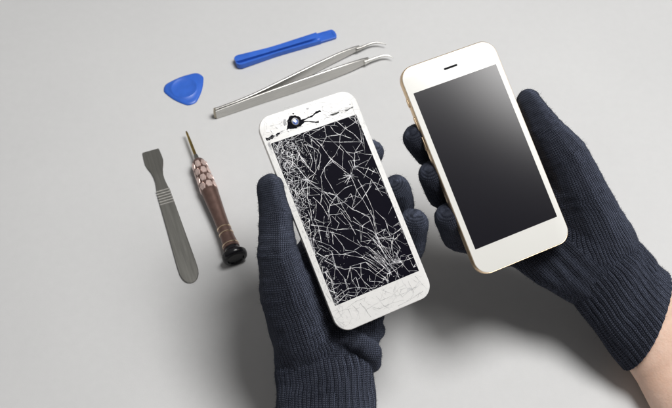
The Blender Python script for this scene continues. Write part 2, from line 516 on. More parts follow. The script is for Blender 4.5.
# crushed glass: dense near the left edge and the corners
def density(x, y):
    u = (x+29)/58.; t = (52-y)/104.
    d = math.exp(-(x+29)/5.5)*(1.0-.35*t)
    d += 1.1*math.exp(-(((x+22)/11)**2+((y-44)/12)**2))
    d += .8*math.exp(-(((x+24)/6)**2+((y-18)/12)**2))
    d += .55*math.exp(-(52+y)/4.5)*math.exp(-max(0, x)/14)
    d += .35*math.exp(-(52-y)/3.0)
    d += .35*math.exp(-(29-x)/3.0)
    d += .30*math.exp(-(((x-12)/6)**2+((y+28)/14)**2))
    return min(1.15, d)
from mathutils.geometry import delaunay_2d_cdt
for i in range(9000):
    x, y = random.uniform(-SW, SW), random.uniform(-SH, SH)
    if random.random()*1.15 < density(x, y)**1.4*.22:
        if random.random() < .35: sl.shard(x, y, random.uniform(.15, .65), nextz())
        else:
            l = random.uniform(.4, 2.2); a = random.uniform(0, 6.28); e = (x+l*math.cos(a), y+l*math.sin(a))
            if inside(e): sl.poly(wander((x, y), e, .6, .14), .26, .06, nextz())
for i in range(1100):       # glass dust
    x, y = random.gauss(-20, 9), random.gauss(42, 11)
    if random.random() < .4: x, y = -29+random.expovariate(.22), random.uniform(-50, 50)
    l = random.uniform(.25, 1.3); a = random.uniform(0, 6.28); e = (x+l*math.cos(a), y+l*math.sin(a))
    if inside((x, y)) and inside(e): sl.poly([(x, y), ((x+e[0])/2+random.uniform(-.1, .1), (y+e[1])/2+random.uniform(-.1, .1)), e], .18, .04, nextz())
pts = []
for i in range(4200):
    x, y = random.uniform(-SW, SW), random.uniform(-SH, SH)
    if random.random() < .026+.46*density(x, y)**1.5: pts.append(Vector((x, y)))
for k in range(40):
    pts += [Vector((random.choice((-SW, SW)), random.uniform(-SH, SH))), Vector((random.uniform(-SW, SW), random.choice((-SH, SH))))]
tri = delaunay_2d_cdt(pts, [], [], 0, .001)
pv = tri[0]
for a, b in tri[1]:
    p, q = pv[a], pv[b]; L = (p-q).length
    if L < .4 or L > 13: continue
    if abs(p.x) > SW-.1 and abs(q.x) > SW-.1: continue
    if abs(p.y) > SH-.1 and abs(q.y) > SH-.1: continue
    d = density((p.x+q.x)/2, (p.y+q.y)/2)
    if random.random() < .26+.36*d:
        w0 = random.uniform(.14, .46); sl.poly(wander(tuple(p), tuple(q), 1.3, .08), w0, w0*random.uniform(.3, 1), nextz())
ck = sl.build('crack_pattern', M_crack, scr)

# ---- exposed camera and broken bezel
def Lp(px, py):
    p = CR.L(px, py); return (p.x, p.y)
def blob(name, pts, z0, z1, m, parent=crk, jag=.15):
    out = []
    q = [Lp(*p) for p in pts]
    for i, p in enumerate(q):
        r = q[(i+1) % len(q)]
        for t in (0, .33, .66):
            out.append((p[0]+(r[0]-p[0])*t+random.uniform(-jag, jag), p[1]+(r[1]-p[1])*t+random.uniform(-jag, jag)))
    v, f = loft([[(x, y, z0) for x, y in out], [(x, y, z1) for x, y in out]])
    return link(name, mesh_from(name, v, f, False), m, parent)
blob('missing_glass', [(287.5,120.5),(289.5,116.5),(295,115.0),(300.2,117),(301.5,120.5),(305,121.8),(300.5,126),(296,128.4),(290,128.8),(286.5,130.2),(287.2,127)], .01, .06, M_black, jag=.3)
blob('missing_glass', [(299,120.6),(306,118),(313,114.8),(316,111.3),(320.5,110),(321,111.8),(317,113.2),(312,117),(305,119.8),(300,122)], .01, .062, M_black, jag=.22)
blob('missing_glass', [(302,121),(310,121),(317,121.6),(318.5,120.3),(319,122.6),(316,122.9),(309,122),(302,122)], .01, .058, M_black, jag=.1)
blob('missing_glass', [(266,137.8),(272,135.3),(278,133.3),(281,131.6),(279,135),(273,137),(271,139.6),(267,140.6)], .01, .061, M_black, jag=.55)
blob('missing_glass', [(330,114.2),(334,114.5),(340,111.3),(338,113.4),(333,115.4)], .01, .057, M_slot, jag=.4)
blob('missing_glass', [(344,110.8),(349,108.6),(353,106.2),(352,108.4),(346,111)], .01, .057, M_slot, jag=.4)
blob('missing_glass', [(283.5,119.5),(286,119),(287,124),(285,126),(283.4,124)], .01, .055, M_greycr, jag=.3)
blob('missing_glass', [(292,113.2),(293.6,112.6),(294.2,114.2),(292.6,114.6)], .01, .056, M_black, jag=.2)
blob('missing_glass', [(279,131.8),(283,130.4),(285,129.6),(283,131.2),(280,132.8)], .01, .059, M_greycr, jag=.2)
blob('missing_glass', [(322,113.6),(329,115.2),(334,115.4),(329,116.2)], .01, .054, M_greycr, jag=.2)
blob('missing_glass', [(267.5,143),(269.5,142),(271.5,147),(272,151),(270,148)], .01, .053, M_greycr, jag=.35)
blob('missing_glass', [(306,108.6),(308.5,107.6),(309,109),(307,109.6)], .01, .052, M_greycr, jag=.2)
# raised triangular chips
for (x, y) in ((272, 131), (281, 125), (289, 131), (312, 112), (317, 124), (327, 116), (341, 115), (350, 104), (305, 112), (277, 127), (286, 121), (291, 114.5), (275, 135), (309, 116), (303, 126), (335, 112), (346, 107), (268, 131)):
    c = Lp(x, y); r = random.uniform(.7, 1.6); a0 = random.uniform(0, 6)
    tri = [(c[0]+r*random.uniform(.5, 1.3)*math.cos(a0+k*2.1), c[1]+r*random.uniform(.5, 1.3)*math.sin(a0+k*2.1)) for k in range(3)]
    v = [(x_, y_, .08) for x_, y_ in tri]+[(x_, y_, .15+random.uniform(0, .35)) for x_, y_ in tri]
    link('glass_chip', mesh_from('glass_chip', v, [(0, 2, 1), (3, 4, 5), (0, 1, 4, 3), (1, 2, 5, 4), (2, 0, 3, 5)], False), M_whitecr, crk)
cc = Lp(295.3, 121.8)
def disc_part(name, cx, cy, prof, m, parent, n=28):
    v, f = loft([[(cx+r*math.cos(2*PI*i/n), cy+r*math.sin(2*PI*i/n), z) for i in range(n)] for r, z in prof])
    o = link(name, mesh_from(name, v, f), m, parent); sharp(o, 40); return o
cam_ = disc_part('camera_ring', cc[0], cc[1], [(2.6, .05), (2.6, .3), (2.45, .36), (1.9, .34), (1.8, .12)], M_cap, crk)
disc_part('camera_lens', cc[0], cc[1], [(1.75, .10), (1.7, .22), (1.2, .33), (.5, .38)], M_lens, cam_)
disc_part('lens_pale_disc', cc[0]-.1, cc[1]+.1, [(.55, .36), (.5, .395), (.3, .40)], M_ridge, cam_, 12)  # small pale disc on the lens, slightly off centre
# hairline cracks in the white glass, grey
hs = Slivers()
def hair(px, w=.26):
    q = [Lp(*p) for p in px]
    for p, r in zip(q, q[1:]): hs.poly(wander(p, r, 1.2, .2), w*random.uniform(.6, 1.3), w*random.uniform(.4, 1), nextz())
for h in ([(267,140),(282,133),(300,127),(320,120),(340,113),(354,106)], [(270,126),(279,124),(288,120)], [(300,113),(306,108),(312,107)],
          [(321,110),(330,113),(341,111),(352,106)], [(322,107),(331,104)], [(268,141),(270,147),(269,150)], [(296,111),(291,106),(284,108)],
          [(352,106),(356,117),(362,128)], [(338,312),(348,309),(352,318),(349,324)], [(360,303),(366,310),(380,301),(392,296)],
          [(366,310),(371,317)], [(392,296),(398,289),(404,285)], [(402,297),(410,290),(421,284)], [(343,318),(336,308)], [(352,305),(359,312),(356,321)],
          [(376,296),(384,306),(390,309)], [(415,276),(421,283),(425,287)], [(380,301),(384,289)], [(338,312),(334,317),(344,325)], [(398,306),(411,299),(423,291)],
          [(408,281),(414,293)], [(345,309),(355,302),(366,297)], [(370,306),(379,309),(392,303),(404,300)], [(385,291),(398,296),(408,291)]):
    hair(h)
for i in range(130):
    top = random.random() < .42
    y = random.uniform(53, 67) if top else random.uniform(-67, -53); x = random.uniform(-30, 30)
    l = random.uniform(.8, 5); a = random.uniform(0, 6.28); e = (x+l*math.cos(a), y+l*math.sin(a))
    if 52.6 < abs(e[1]) < 67.5 and abs(e[0]) < 31: hs.poly(wander((x, y), e, .9, .2), .2, .04, nextz())
# crumbled left and right edge strips
for i in range(260):
    y = random.uniform(-50, 52); x = random.choice((-1, -1, 1))*random.uniform(29.6, 32)
    l = random.uniform(.4, 2.2); a = random.gauss(PI/2, .5); e = (x+l*math.cos(a), y+l*math.sin(a))
    if 29.4 < abs(e[0]) < 32.3: hs.poly(wander((x, y), e, .6, .1), .2 if x < 0 else .1, .05, nextz())
hc = hs.build('crack_pattern', M_greycr, crk)

# ------------------------------------------------------------------ gloved hands
def icos(center, r, sub=2, cache={}):
    if sub not in cache:
        bm = bmesh.new(); bmesh.ops.create_icosphere(bm, subdivisions=sub, radius=1)
        cache[sub] = [v.co.copy() for v in bm.verts]; bm.free()
    return [center+c*r for c in cache[sub]]

def hulls_to_mesh(hulls, voxel=.9, smooth=10):
    verts, faces = [], []
    for h in hulls:
        bm = bmesh.new()
        for c, r in h:
            for p in icos(c, r): bm.verts.new(p)
        res = bmesh.ops.convex_hull(bm, input=bm.verts)
        bmesh.ops.delete(bm, geom=[g for g in res['geom_interior'] if isinstance(g, bmesh.types.BMVert)], context='VERTS')
        bm.verts.index_update()
        base = len(verts)
        verts += [v.co.copy() for v in bm.verts]
        faces += [tuple(base+v.index for v in f.verts) for f in bm.faces]
        bm.free()
    me = mesh_from('tmp', verts, faces)
    o = bpy.data.objects.new('tmp', me); COL.objects.link(o)
    r = o.modifiers.new('r', 'REMESH'); r.mode = 'VOXEL'; r.voxel_size = voxel*S
    s = o.modifiers.new('s', 'SMOOTH'); s.factor = .6; s.iterations = smooth
    dg = bpy.context.evaluated_depsgraph_get()
    out = bpy.data.meshes.new_from_object(o.evaluated_get(dg))
    bpy.data.objects.remove(o, do_unlink=True)
    return out

def vnoise(P, scale, seed):
    """cheap smooth noise from a few random sine waves"""
    r = np.random.default_rng(seed); out = np.zeros(len(P))
    for i in range(7):
        k = r.normal(size=3)*scale*(1+.35*i)/1.6; out += np.sin(P @ k + r.uniform(0, 6.28))/(1+.35*i)
    return out/3.2

def glove_mesh(name, hulls, bones, palm, fuzz, seed, creases=()):
    me = hulls_to_mesh(hulls)
    nv = len(me.vertices)
    co = np.zeros(nv*3); me.vertices.foreach_get('co', co); co = co.reshape(-1, 3)/S
    nr = np.zeros(nv*3); me.vertices.foreach_get('normal', nr); nr = nr.reshape(-1, 3)
    disp = .75*vnoise(co, .10, seed)+.38*vnoise(co, .28, seed+1)+.16*vnoise(co, .9, seed+2)
    # fabric creases across bends: (point, direction along the limb, reach, depth, wavelength)
    for (p, d, reach, depth, wl) in creases:
        p = np.array(p); d = np.array(d)/np.linalg.norm(d)
        rel = co-p; s = rel @ d; dist = np.linalg.norm(rel, axis=1)
        disp += depth*np.exp(-(dist/reach)**2)*np.cos(2*PI*(s+1.2*vnoise(co, .15, seed+5))/wl)
    co = co+nr*disp[:, None]
    me.vertices.foreach_set('co', (co*S).ravel()); me.update()
    nf = len(me.polygons)
    cen = np.zeros(nf*3); me.polygons.foreach_get('center', cen); cen = cen.reshape(-1, 3)/S
    # closest bone for every face
    best = np.full(nf, 1e9); who = np.zeros(nf, int)
    for i, b in enumerate(bones):
        a, c = np.array(b['a']), np.array(b['b']); ab = c-a
        t = np.clip(((cen-a) @ ab)/(ab @ ab), 0, 1)
        d = np.linalg.norm(cen-(a+t[:, None]*ab), axis=1)-(b['ra']+(b['rb']-b['ra'])*t)
        u = d < best; best[u] = d[u]; who[u] = i
    li = np.zeros(len(me.loops), int); me.loops.foreach_get('vertex_index', li)
    ls = np.zeros(nf, int); me.polygons.foreach_get('loop_start', ls)
    lt = np.zeros(nf, int); me.polygons.foreach_get('loop_total', lt)
    f_of = np.repeat(np.arange(nf), lt)
    P = co[li]; uv = np.zeros((len(li), 2))
    px, py, po = [np.array(q) for q in palm]
    for i, b in enumerate(bones):
        sel = who[f_of] == i
        if not sel.any(): continue
        if b['kind'] == 'palm':
            uv[sel, 0] = (P[sel]-po) @ px; uv[sel, 1] = (P[sel]-po) @ py
            continue
        a, c = np.array(b['a']), np.array(b['b']); ax = (c-a)/np.linalg.norm(c-a)
        ref = np.array(b['ref']); ref = ref-ax*(ref @ ax); ref /= np.linalg.norm(ref); bi = np.cross(ax, ref)
        def ang(Q): return np.arctan2((Q-a) @ bi, (Q-a) @ ref)
        th = ang(P[sel]); tc = ang(cen[f_of[sel]])
        th = tc+(th-tc+PI) % (2*PI)-PI
        uv[sel, 0] = th*b['R']; uv[sel, 1] = (P[sel]-a) @ ax+b['s0']
    # ---- fuzz: thin loose fibres standing off the knit, part of the same fabric
    ar = np.zeros(nf); me.polygons.foreach_get('area', ar)
    pick = rng.choice(nf, fuzz, p=ar/ar.sum())
    fn = np.zeros(nf*3); me.polygons.foreach_get('normal', fn); fn = fn.reshape(-1, 3)
    base = cen[pick]+rng.uniform(-.5, .5, (fuzz, 3)); n = fn[pick]
    tv = rng.normal(size=(fuzz, 3)); tv -= n*(tv*n).sum(1)[:, None]; tv /= np.linalg.norm(tv, axis=1)[:, None]
    L = rng.gamma(1.8, .55, fuzz)+.3
    side = np.cross(n, tv); w = .055
    mid = base+(n*.45+tv*.55)*L[:, None]*.6
    tip = mid+(n*rng.uniform(-.2, .7, (fuzz, 1))+tv*.5+side*rng.uniform(-.6, .6, (fuzz, 1)))*L[:, None]*.5
    base = base-n*.3
    fv = np.stack([base-side*w, base+side*w, mid+side*w*.8, mid-side*w*.8, tip], 1).reshape(-1, 3)
    allv = np.vstack([co, fv])
    loops = [list(li[s:s+t]) for s, t in zip(ls, lt)]
    k0 = nv+5*np.arange(fuzz)
    faces = [tuple(l) for l in loops]+[f for k in k0 for f in ((k, k+1, k+2, k+3), (k+3, k+2, k+4))]
    out = mesh_from(name, [Vector(v) for v in allv], [tuple(int(q) for q in f) for f in faces])
    ul = out.uv_layers.new(name='knit')
    full = np.zeros((len(out.loops), 2)); full[:len(uv)] = uv
    full[len(uv):] = rng.uniform(0, 50, (len(out.loops)-len(uv), 2))
    ul.data.foreach_set('uv', full.ravel())
    return out

def make_chain(pl, js):
    pts = [(pl.J(x, y, z), r) for x, y, z, r in js]
    return pts
def chain_hulls(ch): return [[ch[i], ch[i+1]] for i in range(len(ch)-1)]
def chain_bones(ch, ref, kind='finger', R=None):
    out = []; s = 0
    R = R or round(2*PI*sum(r for _, r in ch)/len(ch)/1.55)*1.55/(2*PI)
    for (a, ra), (b, rb) in zip(ch, ch[1:]):
        out.append(dict(a=a, b=b, ra=ra, rb=rb, ref=ref, kind=kind, R=R, s0=s)); s += (b-a).length
    return out

def cuff_mesh(name, rings, pitch=4.0, amp=.75, fuzz=12000, slant=0.0):
    """rings: list of (centre, axis_u (half width vec), axis_v (half depth vec)); a ribbed tube with real ribs, open at the end, with a turned lip"""
    perim = PI*(3*(rings[0][1].length+rings[0][2].length)-math.sqrt((3*rings[0][1].length+rings[0][2].length)*(rings[0][1].length+3*rings[0][2].length)))
    nr = int(round(perim/pitch)); n = nr*10
    # resample along
    seg = []
    for i in range(len(rings)-1):
        L = (rings[i+1][0]-rings[i][0]).length; k = max(2, int(L/.9))
        for j in range(k):
            t = j/k
            seg.append(tuple(rings[i][q].lerp(rings[i+1][q], t) for q in range(3)))
    seg.append(rings[-1])
    v = []; uvs = []; s = 0; L = sum((b[0]-a[0]).length for a, b in zip(seg, seg[1:]))
    rows = []
    for i, (c, u, w) in enumerate(seg):
        if i: s += (c-seg[i-1][0]).length
        rows.append((c, u, w, s, 0))
    c, u, w = seg[-1]
    for d in (.6, 1.4, 2.2, 9): rows.append((c-(seg[-1][0]-seg[-2][0]).normalized()*(0 if d < 1 else d*.9), u, w, s+d, d))
    nb = len(rows); axd = (seg[-1][0]-seg[0][0]).normalized()
    for (c, u, w, s_, inn) in rows:
        for j in range(n):
            a = 2*PI*j/n; wob = .35*math.sin(s_*.23+a*3)+.3*math.sin(s_*.11-a*5+1)
            ph = (j/10.) + .10*math.sin(s_*.18+a*4)
            rib = amp*(abs(math.cos(PI*ph))**.8)
            if inn: rib = rib*.3-inn*.35 if inn < 3 else -1.7
            dr = rib+wob
            p = c+u*math.cos(a)+w*math.sin(a)+axd*(slant*u.length*math.cos(a)*min(1, s_/L))
            nn = (u.normalized()*math.cos(a)/u.length+w.normalized()*math.sin(a)/w.length).normalized()
            v.append(p+nn*dr); uvs.append((j/10.*1.55*2, s_))
    f = []; fu = []
    for i in range(nb-1):
        for j in range(n):
            k = (j+1) % n
            f.append((i*n+j, i*n+k, (i+1)*n+k, (i+1)*n+j))
            x = j/10.*3.1
            fu += [(x, rows[i][3]), (x+.31, rows[i][3]), (x+.31, rows[i+1][3]), (x, rows[i+1][3])]
    nf0 = len(f)
    for q in range(fuzz):
        i = random.randrange(nb-4); j = random.randrange(n)
        p = v[i*n+j]; c = rows[i][0]; nn = (p-c).normalized(); t = Vector([random.gauss(0, 1) for _ in range(3)]); t = (t-nn*t.dot(nn)).normalized()
        l = random.gammavariate(1.7, .65)+.3; sd = nn.cross(t)*.045
        m_ = p+(nn*.45+t*.55)*l*.6; tip = m_+(nn*random.uniform(-.2, .7)+t*.5)*l*.5; b = p-nn*.3
        k = len(v); v += [b-sd, b+sd, m_+sd, m_-sd, tip]
        f += [(k, k+1, k+2, k+3), (k+3, k+2, k+4)]
        r_ = random.uniform(0, 50); fu += [(r_, r_)]*7
    me = mesh_from(name, v, f)
    ul = me.uv_layers.new(name='knit')
    ul.data.foreach_set('uv', np.array(fu).ravel())
    return me

def arm_mesh(name, rings):
    seg = []
    for i in range(len(rings)-1):
        for j in range(12):
            t = j/12; seg.append(tuple(rings[i][q].lerp(rings[i+1][q], t) for q in range(3)))
    seg.append(rings[-1])
    rr = []
    for i, (c, u, w) in enumerate(seg):
        rr.append([c+u*math.cos(2*PI*j/64)+w*math.sin(2*PI*j/64)+(c-seg[0][0])*0 for j in range(64)])
    v, f = loft(rr)
    return mesh_from(name, v, f)

def rings_of(pl, specs, ref):
    """specs: (px, py, z, halfwidth, halfdepth)"""
    c = [pl.J(x, y, z) for x, y, z, _, _ in specs]; out = []
    for i, s in enumerate(specs):
        d = (c[min(i+1, len(c)-1)]-c[max(i-1, 0)]).normalized()
        u = d.cross(ref).normalized(); w = u.cross(d).normalized()
        out.append((c[i], u*s[3], w*s[4]))
    return out

# ---- left hand (cracked phone)
P_ = CR
thumb = make_chain(P_, [(303, 338, -30, 20), (287, 292, -19, 17.0), (277, 252, -9, 12.2), (276, 216, -5, 10.2), (270.8, 187.8, -4.5, 8.8)])
idx = make_chain(P_, [(318, 243, -33, 11.5), (343, 200, -37, 10), (364, 168, -26, 9.2), (370.5, 152, -11.5, 9.2)])
mid = make_chain(P_, [(341, 255, -35, 11.5), (382, 228, -38, 10), (401, 207, -26, 9.4), (396.5, 189, -11, 9.4)])
rin = make_chain(P_, [(362, 272, -33, 11.5), (396, 262, -37, 10), (410, 246, -25, 10), (413, 223.5, -11, 9.8)])
pin = make_chain(P_, [(374, 290, -30, 10.5), (394, 288, -35, 9), (404, 280, -26, 8.2), (404, 270, -17, 7.6)])
wL = (P_.J(301, 366, -36), 15.5); wR = (P_.J(348, 368, -36), 15.5)
wL2 = (P_.J(300, 384, -37), 14.5); wR2 = (P_.J(349, 386, -37), 14.5)
heel = (P_.J(358, 330, -33), 15)
hl = []
for ch in (thumb, idx, mid, rin, pin): hl += chain_hulls(ch)
hl += [[wL, wR, heel, thumb[0]], [wL, wR, wL2, wR2], [wL, wR, idx[0], mid[0], thumb[0]], [heel, wR, mid[0], rin[0], pin[0]], [thumb[0], mid[0], heel, rin[0]],
       [thumb[1], (idx[0][0], 9), (mid[0][0], 10), thumb[0]], [idx[0], mid[0], rin[0], pin[0]]]
# bunched fold above the cuff
fold = make_chain(P_, [(330, 333, -17, 5), (346, 337, -16, 6), (360, 344, -18, 6.5), (371, 353, -24, 7.2), (371, 362, -33, 7)])
hl += chain_hulls(fold)
fold2 = make_chain(P_, [(355, 327, -22, 6.5), (371, 334, -28, 7), (376, 330, -34, 7)])
hl += chain_hulls(fold2)
bones = chain_bones(thumb[::-1], P_.n)[::1]
for ch in (idx, mid, rin, pin): bones += chain_bones(ch, P_.x)
wc = (P_.J(325, 380, -36), 22)
for ch in (idx, mid, rin, pin): bones.append(dict(a=wc[0], b=ch[0][0], ra=20, rb=11, kind='palm'))
bones.append(dict(a=fold[0][0], b=fold[-1][0], ra=5, rb=7, kind='palm'))
pyv = (P_.J(330, 280, -30)-P_.J(325, 380, -30)).normalized(); pxv = pyv.cross(P_.n).normalized()
cre = [(thumb[2][0], thumb[1][0]-thumb[3][0], 14, .35, 5.0), (thumb[1][0], thumb[0][0]-thumb[2][0], 16, .45, 7.0)]
for ch in (idx, mid, rin): cre.append((ch[2][0], ch[3][0]-ch[1][0], 11, .28, 4.4))
cre.append((P_.J(330, 345, -15), P_.y-P_.x*.3, 22, .7, 9))
cre = [(tuple(a), tuple(b), c, d, e) for a, b, c, d, e in cre]
lh = thing('gloved_hand', 'left hand in dark navy knit glove cradling the shattered phone', 'hand', frame(P_.J(325, 380, -36), Vector((1, 0, 0))))
Minv = lh.matrix_world.inverted()
def put(name, me, m, root):
    me.transform(root.matrix_world.inverted())
    return link(name, me, m, root)
gl = glove_mesh('glove', hl, bones, (tuple(pxv), tuple(pyv), tuple(P_.J(325, 380, -36))), 30000, 3, cre)
bpy.context.view_layer.update()
put('glove', gl, M_knit, lh)
cr_rings = rings_of(P_, [(323, 358, -36, 29.5, 19.5), (324.5, 368, -36, 30.5, 21), (325.5, 385, -36, 30.5, 21.5), (326, 408, -35, 31, 22), (327, 440, -31, 32, 23)], P_.n)
put('cuff', cuff_mesh('cuff', cr_rings), M_rib, lh)
ar = rings_of(P_, [(326, 405, -35, 27.5, 19), (327, 450, -30, 28, 20.5), (330, 520, -16, 32, 26), (332, 640, 10, 38, 34)], P_.n)
put('forearm', arm_mesh('forearm', ar), M_skin, lh)

# ---- right hand (good phone)
P_ = GD
thumb = make_chain(P_, [(601, 238, -26, 22.5), (580, 194, -15, 18.5), (567, 162, -9, 16), (546, 131, -5, 11.4), (528.5, 101, -4.5, 8.4)])
idx = make_chain(P_, [(528, 180, -35, 12), (455, 170, -38, 10), (428, 153, -25, 9.4), (417.5, 138, -11.5, 9.5)])
mid = make_chain(P_, [(520, 205, -36, 12), (468, 207, -39, 10.3), (442, 194, -26, 10.3), (433.5, 176, -11.5, 10.2)])
rin = make_chain(P_, [(515, 230, -34, 12), (482, 243, -38, 10.3), (456, 235, -26, 10.3), (449.5, 218, -11, 10.0)])
pin = make_chain(P_, [(518, 250, -31, 11), (494, 254, -34, 9), (482, 249, -26, 8.2), (480, 240, -17, 7.6)])
heel = (P_.J(546, 268, -30), 13.5)
w1 = (P_.J(590, 285, -31), 16); w2 = (P_.J(618, 256, -31), 17)
w1b = (P_.J(600, 302, -32), 14); w2b = (P_.J(636, 276, -32), 14)
hl = []
for ch in (thumb, idx, mid, rin, pin): hl += chain_hulls(ch)
hl += [[w1, w2, heel, thumb[0]], [w1, w2, w1b, w2b], [thumb[0], heel, idx[0], mid[0]], [heel, mid[0], rin[0], pin[0]], [thumb[0], thumb[1], (idx[0][0], 9), (mid[0][0], 9)],
       [w1, heel, pin[0], rin[0]], [idx[0], mid[0], rin[0], pin[0], heel]]
fold = make_chain(P_, [(566, 281, -31, 11), (574, 287, -32, 11), (583, 291, -33, 11)])
hl += chain_hulls(fold)
hl.append([thumb[-1], (P_.J(535.5, 95.5, -4), 3.2)])
bones = chain_bones(thumb[::-1], P_.n)
for ch in (idx, mid, rin, pin): bones += chain_bones(ch, P_.x)
wc = (P_.J(608, 275, -31), 22)
for ch in (idx, mid, rin, pin): bones.append(dict(a=wc[0], b=ch[0][0], ra=20, rb=11, kind='palm'))
pyv = (P_.J(540, 200, -30)-P_.J(608, 275, -30)).normalized(); pxv = pyv.cross(P_.n).normalized()
cre = [(thumb[3][0], thumb[2][0]-thumb[4][0], 14, .35, 5.0), (thumb[1][0], thumb[0][0]-thumb[2][0], 18, .45, 8.0), (thumb[2][0], thumb[1][0]-thumb[3][0], 14, .3, 6.0)]
for ch in (idx, mid, rin): cre.append((ch[2][0], ch[3][0]-ch[1][0], 11, .3, 4.4))
cre.append((P_.J(560, 270, -16), P_.x*.8+P_.y*.4, 20, .7, 8))
cre = [(tuple(a), tuple(b), c, d, e) for a, b, c, d, e in cre]
rh = thing('gloved_hand', 'right hand in dark navy knit glove with bare wrist, holding the intact phone', 'hand', frame(wc[0], Vector((1, 0, 0))))
bpy.context.view_layer.update()
put('glove', glove_mesh('glove', hl, bones, (tuple(pxv), tuple(pyv), tuple(wc[0])), 30000, 9, cre), M_knit, rh)
cr_rings = rings_of(P_, [(601, 266, -31, 29, 20), (609, 275, -31, 30.5, 21.5), (620, 290, -31, 31, 22), (630, 303, -31, 31, 22), (646, 321, -31, 32.5, 22.5)], P_.n)
put('cuff', cuff_mesh('cuff', cr_rings, slant=(-.42 if cr_rings[0][1].dot(GD.x) > 0 else .42)), M_rib, rh)
ar = rings_of(P_, [(628, 300, -31, 27, 19), (648, 326, -31.5, 27.6, 17.8), (672, 360, -30, 28.3, 19.5), (710, 415, -18, 33, 27), (780, 510, 0, 38, 34)], P_.n)
put('forearm', arm_mesh('forearm', ar), M_skin, rh)
for nm, pl, q in (('Lthumb', CR, (272, 189, -4)), ('Lcuff', CR, (326, 408, -35)), ('Larm', CR, (332, 640, 10)), ('Rcuff', GD, (647, 326, -31)), ('Rarm', GD, (780, 510, 0))):
    print('HEIGHT', nm, round(pl.J(*q).z, 1))
print('PHONES', CR.o, CR.n, GD.o, GD.n)

# ------------------------------------------------------------------ tools on the table
# ---- steel spudger
A, B = T(150.5, 151), T(192.5, 283)
tl = (B-A).length
sp = thing('metal_spudger', 'flat dark steel spudger with a wide chisel head, leftmost tool on the table', 'spudger', frame(A, B-A))
pxmm = 1/1.315
st = [(0, 8.4), (.008, 9.0), (.06, 9.6), (.10, 9.6), (.135, 8.2), (.17, 6.2), (.21, 5.0), (.25, 4.9), (.30, 5.8), (.34, 6.8), (.45, 7.4), (.6, 8.0), (.75, 8.7), (.88, 9.3), (.93, 9.1), (.96, 8.0), (.98, 6.4), (.993, 4.2), (1.0, 1.6)]
def fine(st, n=90):
    out = []
    for i in range(n+1):
        s = i/n
        if s < .01: s = [0, .004][i % 2] if i < 2 else s
        for (a, wa), (b, wb) in zip(st, st[1:]):
            if a <= s <= b: out.append((s, wa+(wb-wa)*(s-a)/(b-a))); break
    return out
fs = sorted(set(fine(st)+st))
rings = []
for s, w in fs:
    h = w*pxmm; th = .35+1.15*min(1, s/.2) if s < .2 else 1.5
    e = min(.3, h*.5)
    x = s*tl
    z0 = .25
    rings.append([(x, -h, z0+.2), (x, -h+e, z0), (x, h-e, z0), (x, h, z0+.2), (x, h, z0+th-.25), (x, h-e, z0+th), (x, 0, z0+th+.05), (x, -h+e, z0+th), (x, -h, z0+th-.25)])
v, f = loft(rings)
o = link('blade_and_handle', mesh_from('h', v, f), M_steeld, sp); sharp(o, 28)
for k in range(6):
    s = (.325+k*.020)*tl; h = 7.0*pxmm
    ring = []
    rr = [[(s-.42, y, 1.78), (s-.2, y, 2.12), (s+.2, y, 2.12), (s+.42, y, 1.78)] for y in (-h*1.02, -h*.5, 0, h*.5, h*1.02)]
    v, f = loft(rr)
    link('grip_ridge', mesh_from('grip_ridge', v, f, False), M_ridge, sp)

# ---- precision screwdriver
A, B = T(186.3, 131.5, 6.5), T(234.5, 255.5, 8.0)
L_ = (B-A).length
sd = thing('screwdriver', 'small bronze precision screwdriver with faceted rose grip and black swivel cap', 'screwdriver', frame(A, B-A))
k_ = 1/1.20
def lathe(name, prof, m, n=40, parent=sd, fn=None, ang=40):
    rings = []
    for s, r in prof:
        rings.append([(s*L_, (r*k_+(fn(s, 2*PI*i/n) if fn else 0))*math.cos(2*PI*i/n), (r*k_+(fn(s, 2*PI*i/n) if fn else 0))*math.sin(2*PI*i/n)) for i in range(n)])
    v, f = loft(rings)
    o = link(name, mesh_from(name, v, f), m, parent); sharp(o, ang); return o
lathe('shaft', [(0, .75), (.015, 1.05), (.06, 1.2), (.08, 1.35), (.24, 1.55), (.26, 1.5)], M_goldtip, 16)
lathe('shaft_collar', [(.205, 1.9), (.21, 2.2), (.25, 2.4), (.262, 2.2)], M_steeld, 20)
lathe('grip_barrel', [(.245, 2.5), (.25, 4.4), (.265, 5.9), (.29, 6.7), (.50, 7.8), (.515, 7.9), (.53, 7.6), (.6, 7.1), (.7, 6.3), (.78, 6.0), (.86, 6.3), (.93, 7.2), (.945, 7.4), (.95, 6.5)], M_bronze)
# faceted plates around the grip, in brick-like rows
def plate_rows():
    rows = 4; s0 = .278; ds = .058
    v, f = [], []
    for r in range(rows):
        n = 7
        for k in range(n):
            a0 = 2*PI*(k+.5*(r % 2))/n; da = 2*PI/n*.47
            c0 = s0+ds*r; c1 = c0+ds*.90
            hexa = [(c0+ds*.02, a0-da*.55), (c0+ds*.02, a0+da*.55), (c0+ds*.45, a0+da), (c1, a0+da*.6), (c1, a0-da*.6), (c0+ds*.45, a0-da)]
            base = len(v); cs = (c0+c1)/2
            for sc_, off in ((1.0, .02), (.86, .50)):
                for s, a in hexa:
                    s_ = cs+(s-cs)*sc_; a_ = a0+(a-a0)*sc_
                    R = ((6.7+(s_-.29)/.21*1.1)*k_+off)
                    v.append((s_*L_, R*math.cos(a_), R*math.sin(a_)))
            R = (6.7+(cs-.29)/.21*1.1)*k_+.58
            v.append((cs*L_, R*math.cos(a0), R*math.sin(a0)))
            for i in range(6):
                j = (i+1) % 6
                f.append((base+i, base+j, base+6+j, base+6+i)); f.append((base+6+i, base+6+j, base+12))
    return v, f
v, f = plate_rows()
link('grip_facets', mesh_from('grip_facets', v, f, False), M_rose, sd)
